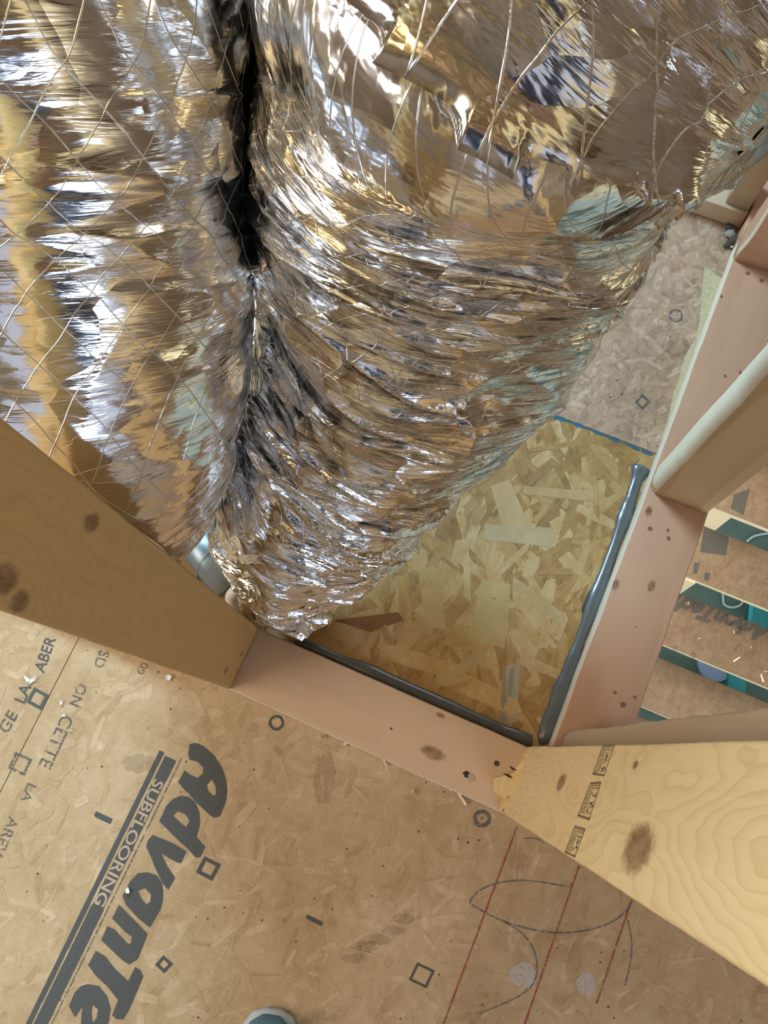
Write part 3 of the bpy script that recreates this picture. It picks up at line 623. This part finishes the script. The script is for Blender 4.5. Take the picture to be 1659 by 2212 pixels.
        pts = cen[:, None]+Rg[..., None]*(np.cos(thv)[None, :, None]*nn[:, None]+np.sin(thv)[None, :, None]*bb[:, None])
    if clamp: pts = clamp(pts)
    V = pts.reshape(-1, 3); nV = len(V)
    i = np.arange(nT-1)[:, None]*nTh; j = np.arange(nTh)[None]; j1 = (j+1) % nTh
    Q = np.stack([i+j, i+j1, i+nTh+j1, i+nTh+j], -1).reshape(-1, 4)
    org = cen[0]; me = bpy.data.meshes.new(name); me.vertices.add(nV); me.vertices.foreach_set('co', (V-org).ravel())
    nQ = len(Q); me.loops.add(nQ*4); me.loops.foreach_set('vertex_index', Q.ravel()); me.polygons.add(nQ)
    me.polygons.foreach_set('loop_start', np.arange(nQ)*4); me.polygons.foreach_set('loop_total', np.full(nQ, 4)); me.polygons.foreach_set('use_smooth', np.ones(nQ, bool))
    uvl = me.uv_layers.new(name='wrap'); U = np.zeros((nT, nTh+1, 2)); the = np.append(thv, thv[0]+2*math.pi); U[..., 0] = the[None]*Rm; U[..., 1] = ss[:, None]
    ii = np.repeat(np.arange(nT-1), nTh); jj = np.tile(np.arange(nTh), nT-1)
    uvq = np.stack([U[ii, jj], U[ii, jj+1], U[ii+1, jj+1], U[ii+1, jj]], 1); uvl.data.foreach_set('uv', uvq.ravel())
    me.materials.append(mat); me.update(); me.validate()
    o = bpy.data.objects.new(name, me); o.location = org; COL.objects.link(o); tag(o, label, 'duct'); return o, (cen, R0)
def clR(p):
    p[..., 2] = np.maximum(p[..., 2], .0035); low = p[..., 2] < .3; p[..., 1] = np.where(low, np.maximum(p[..., 1], .003), p[..., 1]); return p
RST = [((548, 1350), (722, 1350), 1.14), ((515, 1290), (709, 1290), 1.12), ((485, 1200), (783, 1200), 1.06), ((470, 1100), (870, 1100), 1), ((485, 1000), (961, 1000), 0.94), ((525, 900), (1057, 900), 0.885), ((550, 750), (1184, 750), 0.8), ((550, 600), (1298, 600), 0.725), ((549, 450), (1391, 450), 0.675), ((546, 300), (1488, 300), 0.625), ((541, 150), (1601, 150), 0.575), ((537, 0), (1703, 0), 0.53), ((530, -150), (1800, -150), 0.49)]
cxr = [(760, -30), (825, 60), (890, 150), (960, 225), (1040, 285), (1100, 318), (1200, 345), (1300, 362), (1400, 378), (1462, 388)]
top = bpd(1165, -150, .49)
ductR, cR = duct('flexible_duct', RST, M_foilR, 1150, 640, 40, 1.35, 'large crumpled silver foil duct in the middle, folded above and pinched against the near plate', crease=cxr, clamp=clR,
    extra=[(top+np.array([.10, .16, .16]), .185), (top+np.array([.24, .36, .42]), .18), (top+np.array([.32, .5, .9]), .17)])
def clL(p):
    p[..., 2] = np.maximum(p[..., 2], .004); p[..., 1] = np.maximum(p[..., 1], .004)
    return p
LST = [((190, 1062), (430, 1062), 1.06), ((80, 1045), (458, 1045), 0.97), ((0, 1030), (480, 1030), 0.9), ((-95, 975), (505, 975), 0.82), ((-182, 895), (528, 895), 0.76), ((-245, 780), (545, 780), 0.71), ((-302, 600), (548, 600), 0.67), ((-352, 400), (548, 400), 0.635), ((-409, 200), (547, 200), 0.6), ((-475, 0), (545, 0), 0.57), ((-535, -150), (545, -150), 0.55)]
topL = bpd(5, -150, .55)
ductL, cL = duct('flexible_duct', LST, M_foilL, 900, 480, 90, .45, 'smoother silver foil duct at the left with diamond scrim threads, behind the honey coloured stud', clamp=clL,
    extra=[(topL+np.array([-.02, .14, .2]), .155), (topL+np.array([-.04, .3, .5]), .155), (topL+np.array([-.06, .4, .9]), .15)])

# ------------------------------------------------------------------ small things behind the left stud
def pipe_shell(name, a, b, r, mat, label, cat):
    o = tube(name, [a+(b-a)*t for t in (0, .5, 1)], r, mat, None, 24); tag(o, label, cat); return o
ga, gb = bp(400, 1150, .055), bp(505, 1270, .035)
ga = np.array([-.56, .085, .05]); gb = np.array([-.475, .040, .036])
ep = pipe_shell('metal_pipe', ga, gb, .031, M_galv, 'blue-grey galvanised metal pipe stub between the honey stud and the ducts', 'pipe')
rim = [gb+(ga-gb)*.45+.033*(math.cos(a)*np.array([0, .3, .95])+math.sin(a)*np.array([.34, .9, -.1])) for a in np.linspace(0, 2*math.pi, 25)]
o = tube('pipe_bead', rim, .0025, M_galv, ep, 8, False)
arc = catmull([(-.462, .012, .020), (-.468, .022, .050), (-.462, .036, .058), (-.452, .046, .046), (-.448, .052, .014)], 6)
o = tube('plastic_tube', arc, .0075, M_white, None, 12); tag(o, 'short pinkish white plastic tube beside the galvanised pipe stub', 'tube')
arc = catmull([(-.690, .026, .05), (-.655, .040, .070), (-.595, .05, .055), (-.588, .06, .02)], 6)
o = tube('plastic_tube', arc, .019, M_white, None, 14); tag(o, 'bit of white plastic at the left duct foot, half hidden by the honey stud', 'tube')

# ------------------------------------------------------------------ stairs below the opening
stair = empty('staircase', (.75, .9, -2.0)); tag(stair, 'rough staircase with strand board treads going down through the opening at right', 'staircase')
run, rise = .2143, .19; treads = {}
for k in range(-1, 6):                       # k=3 carries the big faded stencil
    yN = .8605-(k-3)*run; z = -2.0-(k-3)*rise; yS = yN-run+(.008 if k >= 3 else -.002)+(.012 if k == 2 else 0)
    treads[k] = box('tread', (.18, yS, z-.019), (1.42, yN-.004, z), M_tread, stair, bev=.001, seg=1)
    mesh('tread_edge', [(.18, yS-.0004, z-.026), (1.42, yS-.0004, z-.026), (1.42, yS-.0004, z), (.18, yS-.0004, z)], [(0, 1, 2, 3)], M_cream, treads[k])
# sawn stringers
for x in (.46, 1.30):
    V = []; pr = []
    for k in range(-1, 6):
        yN = .8605-(k-3)*run; z = -2.0-(k-3)*rise-.0195; pr += [(yN-.005, z), (yN-run+.004, z)]
    pr += [(pr[-1][0], -3.0), (pr[-1][0]+.06, -3.0)] ; pr += [(pr[0][0]+.0, pr[0][1]-.30)]
    n = len(pr); V = [(x, a, b) for a, b in pr]+[(x+.085, a, b) for a, b in pr]
    Fs = [tuple(range(n)), tuple(range(n, 2*n))[::-1]]+[(i, n+i, n+(i+1) % n, (i+1) % n) for i in range(n)]
    mesh('stringer', V, Fs, M_cream, stair)
print_text('AdvanTech', (1672, 1356), (1468, 1282), (1656, 1394), I_ghost, treads[3], -1.9994, .06, .06)
tq = treads[2]
slab('printed_patch', [bp(x, y, -1.8094) for x, y in [(1521, 1137), (1575, 1160), (1568, 1200), (1512, 1192)]], .0002, I_ghost, tq)
slab('printed_patch', [bp(x, y, -1.8094) for x, y in [(1500, 1215), (1512, 1216), (1506, 1238), (1496, 1240)]], .0002, I_ghost, tq)
slab('printed_patch', [bp(x, y, -1.8094) for x, y in [(1523, 1236), (1535, 1238), (1530, 1256), (1520, 1252)]], .0002, I_ghost, tq)
slab('printed_patch', [bp(x, y, -1.6194) for x, y in [(1586, 1068), (1620, 1055), (1606, 1112), (1578, 1098)]], .0002, I_ghost, treads[1])
for c in [(1459, 1401), (1498, 1416)]: ring(c, 5.5, 1.8, I_ghost, treads[3], -1.9994, 16)
well = box('lower_floor', (-.6, -.9, -3.02), (2.6, 3.1, -3.0), M_teal); tag(well, kind='structure')
shaft = boxes('trim_1', [((hx0, hy0-.04, -.28), (hx1, hy0, -TH-.001)), ((hx0, hy1, -.28), (hx1, hy1+.04, -TH-.001)), ((hx0-.038, hy0-.04, -.28), (hx0-.001, hy1, -TH-.001)), ((hx1+.001, hy0-.04, -.28), (hx1+.039, hy1, -TH-.001))], M_cream); tag(shaft, kind='structure')
lw = boxes('wall_lower', [((-.7, -.9, -3.0), (-.6, 3.1, -.28)), ((-.6, -1.0, -3.0), (2.6, -.9, -.28)), ((-.6, 3.1, -3.0), (2.6, 3.2, -.28)), ((2.6, -.9, -3), (2.7, 3.1, -.28))], plain('lower_wall', (.5, .55, .52), .8)); tag(lw, kind='structure')
# things on the lower floor seen through the gaps
def low(x, y, z=-3.0): return bp(x, y, z)
c1 = low(1625, 1350); 
def lowbox(name, pxl, h, mat, label, cat):
    o = slab(name, [low(*q)+[0, 0, .002] for q in pxl], h, mat); tag(o, label, cat); return o
lb = lowbox('foam_board', [(1612, 1375), (1618, 1290), (1652, 1300), (1646, 1384)], .05, M_cyan, 'turquoise board on the lower floor seen through the stair gaps, upper piece', 'board')
mesh('board_edge', [low(1604, 1372)+[0, 0, .0525], low(1611, 1290)+[0, 0, .0525], low(1620, 1290)+[0, 0, .0525], low(1613, 1375)+[0, 0, .0525]], [(0, 1, 2, 3)], M_cyl, lb)
lb2 = lowbox('foam_board', [(1564, 1486), (1568, 1446), (1606, 1462), (1600, 1502)], .05, M_cyan, 'turquoise board on the lower floor seen through the third stair gap', 'board')
cab = catmull([low(x, y, -2.985) for x, y in [(1561, 1240), (1562, 1290), (1565, 1306), (1580, 1312), (1598, 1308), (1605, 1296), (1600, 1280), (1590, 1262)]], 6)
o = tube('loose_cable', cab, .006, M_cable, None, 8); tag(o, 'white cable loop on the lower floor seen through the second stair gap', 'cable')
cab = catmull([low(x, y, -2.985) for x, y in [(1613, 1170), (1630, 1158), (1662, 1152), (1700, 1150)]], 6)
o = tube('loose_cable', cab, .006, M_cable, None, 8); tag(o, 'white cable curve seen through the topmost stair gap', 'cable')
lc = low(1543, 1434); o = disc('bucket_lid', lc+np.array([0, 0, .002]), .085, .02, M_lid, None, n=32); tag(o, 'pale blue round lid on the lower floor under the stair treads', 'lid')

cl = empty('sawdust_clump', bp(1580, 510, 0)); tag(cl, 'dark clump of dirt and sawdust against the plate below the far cross plate', 'debris')
M_dirt = plain('dirt', (.07, .055, .04), .95, nscale=300, namp=.5); M_dirt2 = plain('grey_dust', (.27, .25, .20), .95, nscale=300, namp=.4)
for i, (x, y, r, m_) in enumerate([(1573, 491, .007, M_dirt), (1582, 497, .006, M_dirt), (1577, 508, .009, M_dirt2), (1584, 520, .009, M_dirt), (1574, 528, .006, M_dirt), (1566, 532, .004, M_dirt), (1579, 533, .003, M_paper), (1557, 462, .004, M_dirt), (1540, 455, .004, M_dirt)]):
    bm2 = __import__('bmesh').new(); __import__('bmesh').ops.create_icosphere(bm2, subdivisions=2, radius=r)
    for v in bm2.verts: v.co *= random.uniform(.75, 1.2); v.co.z = v.co.z*.45
    q = bp(x, y, .002); bm2.transform(Matrix.Translation(Vector(q)+Vector((0, 0, .0008+r*.3)))); V = [tuple(v.co) for v in bm2.verts]; Fs = [tuple(v.index for v in f.verts) for f in bm2.faces]; bm2.free()
    mesh('lump', V, Fs, m_, cl, True, q)

# ------------------------------------------------------------------ loose bits
def scrap(name, pts, z, mat, label, cat, group=None, curl=.004):
    P = [bp(x, y, z)+[0, 0, .0009+curl*random.random()] for x, y in pts]; c = np.mean(P, 0); c[2] = z+.001
    n = len(P); V = P+[c]+[p+np.array([0, 0, .0006]) for p in P]+[c+[0, 0, .0006]]; m = n+1
    Fs = [(i, n, (i+1) % n) for i in range(n)]+[(m+i, m+(i+1) % n, m+n) for i in range(n)]+[(i, (i+1) % n, m+(i+1) % n, m+i) for i in range(n)]
    return tag(mesh(name, V, Fs, mat), label, cat, group)
scrap('paper_scrap', [(52, 1458), (66, 1467), (86, 1459), (76, 1471), (66, 1477), (64, 1479), (62, 1475)], ZI, M_paper, 'largest white paper scrap, winged, beside the stencilled letters at left', 'scrap', curl=.010)
scrap('paper_scrap', [(357, 1461), (364, 1457), (373, 1461), (367, 1471), (360, 1468)], ZI, M_paper, 'roundish white paper scrap just below the honey stud', 'scrap')
scrap('paper_scrap', [(130, 1515), (134, 1512), (137, 1519), (133, 1524)], ZI, M_paper, 'tiny white scrap right of the upper printed square', 'scrap')
scrap('paper_scrap', [(133, 1546), (141, 1542), (142, 1549)], ZI, M_paper, 'tiny triangular white scrap at the head of the faded word', 'scrap')
scrap('paper_scrap', [(149, 1573), (158, 1579), (157, 1581), (149, 1576)], ZI, M_paper, 'thin white scrap lying across the faded word', 'scrap')
scrap('paper_scrap', [(272, 1921), (277, 1915), (282, 1923), (281, 1929), (274, 1928)], ZI+.0001, M_paper, 'small white crumb on the black stencilled lowercase a', 'scrap')
for i, (pts, lb_) in enumerate([([(735, 1608), (752, 1602), (754, 1606), (745, 1610), (742, 1620), (738, 1612)], 'curled wood shaving under the middle of the near plate'),
        ([(986, 1712), (993, 1714), (1008, 1736), (1003, 1740)], 'longest wood shaving, by the plate end near the bright stud'),
        ([(692, 1586), (695, 1586), (701, 1596), (697, 1595)], 'small wood shaving left of the curled one below the near plate'),
        ([(826, 1640), (830, 1641), (836, 1654), (833, 1655)], 'thin wood shaving against the near plate edge'),
        ([(888, 1704), (893, 1706), (894, 1720), (890, 1719)], 'upright little shaving on open floor below the near plate'),
        ([(963, 1696), (975, 1694), (984, 1706), (972, 1708)], 'yellowish wood crumb stuck at the plate edge left of the screw')]):
    scrap('wood_shaving', pts, ZI, M_shav, lb_, 'shaving', curl=.006)
for (x, y, L, a, lb_) in [(1591, 1424, .03, 1.0, 'long straight pale shaving on the stencilled stair tread, below its lettering'), (1646, 1465, .03, 2.2, 'thick pale shaving near the right frame edge on the stencilled stair tread'), (1511, 1379, .012, .8, 'rounded pale chip on the stencilled tread left of the long shaving'),
        (1585, 1365, .014, 2.1, 'short pale chip touching the faded stencil letters of the stair tread'), (1487, 1303, .012, 2.1, 'small pale chip at the left end of the faded stair tread lettering'), (1622, 1398, .01, 1.6, 'tiny upright chip right of the long shaving on the stair tread'), (1654, 1450, .012, .3, 'tiny chip just above the thick shaving on the stair tread')]:
    P = bp(x, y, -2.0+.0012); d = np.array([math.cos(a), math.sin(a), 0])*L/2; s_ = np.array([-d[1], d[0], 0])*.22
    o = slab('wood_shaving', [P-d-s_, P+d-s_, P+d+s_*.6, P-d+s_], .002, M_shav); tag(o, lb_, 'shaving', 'shavings on the stencilled tread')

# ------------------------------------------------------------------ the person taking the view (only the toe of one shoe is in frame)
person = empty('person', (0, -.69, 0)); tag(person, 'person in navy clothes standing at the bottom edge, only a blue-grey shoe toe showing', 'person')
M_navy = plain('navy_denim', (.022, .030, .055), .85, nscale=300, namp=.3); M_top = plain('dark_navy_shirt', (.018, .022, .036), .9, nscale=120, namp=.2)
M_skin = plain('skin', (.52, .31, .22), .55); M_hair = plain('brown_hair', (.05, .03, .02), .7)
def shoe(tip, ax):
    tip = np.array(tip, float); ax = np.array(ax, float); ax /= np.linalg.norm(ax); sd = np.array([-ax[1], ax[0], 0])
    def part(name, prof, mat, parent):
        V = []; Fs = []; seg = 28
        for (d, hw, z0, z1) in prof:
            c = tip*[1, 1, 0]+ax*d
            for k in range(seg):
                a = 2*math.pi*k/seg; V.append(c+sd*hw*math.copysign(abs(math.cos(a))**.8, math.cos(a))+np.array([0, 0, (z0+z1)/2+(z1-z0)/2*math.copysign(abs(math.sin(a))**.75, math.sin(a))]))
        n = len(prof)
        for i in range(n-1):
            for k in range(seg): Fs.append((i*seg+k, i*seg+(k+1) % seg, (i+1)*seg+(k+1) % seg, (i+1)*seg+k))
        Fs += [tuple(range(seg))[::-1], tuple(range((n-1)*seg, n*seg))]
        return mesh(name, V, Fs, mat, parent, True, tip)
    up = part('shoe', [(.004, .012, .018, .032), (.012, .024, .016, .042), (.03, .036, .014, .052), (.06, .044, .013, .060), (.10, .047, .013, .070), (.15, .045, .013, .092), (.20, .040, .013, .105), (.25, .036, .013, .110), (.275, .028, .013, .108), (.285, .012, .02, .10)], M_shoe, person)
    part('sole', [(.0, .010, .0012, .016), (.006, .026, .0012, .018), (.03, .040, .0012, .018), (.08, .049, .0012, .018), (.16, .045, .0012, .020), (.24, .038, .0012, .022), (.285, .028, .0012, .022), (.295, .012, .0012, .02)], M_rub, up)
shoe(bp(585, 2190, .03), (.30, -1, 0)); shoe((.075, -.50, .03), (-.05, -1, 0))
J = [(0, -.76, .93, .135), (0, -.755, 1.08, .13), (-.01, -.72, 1.26, .15), (-.015, -.70, 1.40, .135), (-.02, -.67, 1.49, .058), (-.03, -.64, 1.56, .070), (-.04, -.615, 1.64, .098), (-.045, -.61, 1.72, .085),
     (-.085, -.75, .90, .105), (-.115, -.64, .50, .068), (-.120, -.655, .13, .046), (.09, -.75, .90, .105), (.115, -.66, .50, .068), (.090, -.735, .13, .046),
     (-.17, -.70, 1.40, .062), (-.25, -.60, 1.17, .047), (-.235, -.36, 1.235, .030), (-.225, -.30, 1.245, .030), (.14, -.70, 1.40, .062), (.17, -.58, 1.17, .047), (-.02, -.36, 1.235, .030), (-.06, -.31, 1.245, .030)]
EJ = [(0, 1), (1, 2), (2, 3), (3, 4), (4, 5), (5, 6), (6, 7), (0, 8), (8, 9), (9, 10), (0, 11), (11, 12), (12, 13), (3, 14), (14, 15), (15, 16), (16, 17), (3, 18), (18, 19), (19, 20), (20, 21)]
for hnd, sgn in ((17, 1), (21, -1)):
    x, y, z, _ = J[hnd]
    for k, (dx, l1) in enumerate([(-.024, .028), (-.008, .034), (.008, .033), (.023, .026)]):
        b = len(J); J += [(x+dx, y+.040, z+.002, .0095), (x+dx, y+.040+l1, z-.004, .0085), (x+dx, y+.045+l1*1.5, z-.018, .0075)]; EJ += [(hnd, b), (b, b+1), (b+1, b+2)]
    b = len(J); J += [(x+sgn*.034, y+.012, z, .011), (x+sgn*.048, y+.040, z-.004, .009)]; EJ += [(hnd, b), (b, b+1)]
me = bpy.data.meshes.new('sk'); me.from_pydata([j[:3] for j in J], EJ, []); sk = bpy.data.objects.new('sk', me); COL.objects.link(sk)
sm_ = sk.modifiers.new('s', 'SKIN'); sv = me.skin_vertices[0].data
for i, j in enumerate(J): sv[i].radius = (j[3], j[3]*(.78 if i < 4 else 1))
sv[0].use_root = True; sm_.use_smooth_shade = True; sb = sk.modifiers.new('u', 'SUBSURF'); sb.levels = sb.render_levels = 2
dg = bpy.context.evaluated_depsgraph_get(); bm_ = bpy.data.meshes.new_from_object(sk.evaluated_get(dg)); bpy.data.objects.remove(sk)
bm_.materials.clear()
for m_ in (M_navy, M_top, M_skin): bm_.materials.append(m_)
for p in bm_.polygons:
    c = p.center; p.use_smooth = True
    p.material_index = 2 if (c.z > 1.505 or (c.y > -.385 and c.z > 1.1)) else (1 if c.z > .97 else 0)
bo = bpy.data.objects.new('body', bm_); COL.objects.link(bo); bo.parent = person; bo.location = -person.location
def ball(name, c, r, mat, par, sc=(1, 1, 1)):
    V = []; Fs = []; n, m = 14, 10
    for i in range(m+1):
        for k in range(n):
            a = math.pi*i/m; b_ = 2*math.pi*k/n; V.append((c[0]+r*sc[0]*math.sin(a)*math.cos(b_), c[1]+r*sc[1]*math.sin(a)*math.sin(b_), c[2]+r*sc[2]*math.cos(a)))
    for i in range(m):
        for k in range(n): Fs.append((i*n+k, (i+1)*n+k, (i+1)*n+(k+1) % n, i*n+(k+1) % n))
    return mesh(name, V, Fs, mat, par, True, c)
ball('hair', (-.043, -.645, 1.705), .105, M_hair, bo, (.92, .92, .98))
for e in (-1, 1):
    ball('eye', (-.043+e*.031, -.528, 1.672), .012, M_paper, bo); ball('ear', (-.043+e*.094, -.625, 1.66), .026, M_skin, bo, (.4, .7, 1.2))
ball('nose', (-.043, -.512, 1.64), .016, M_skin, bo, (.8, 1.1, 1.4)); ball('mouth', (-.043, -.524, 1.605), .02, plain('lips', (.40, .16, .14), .5), bo, (1.2, .5, .35))
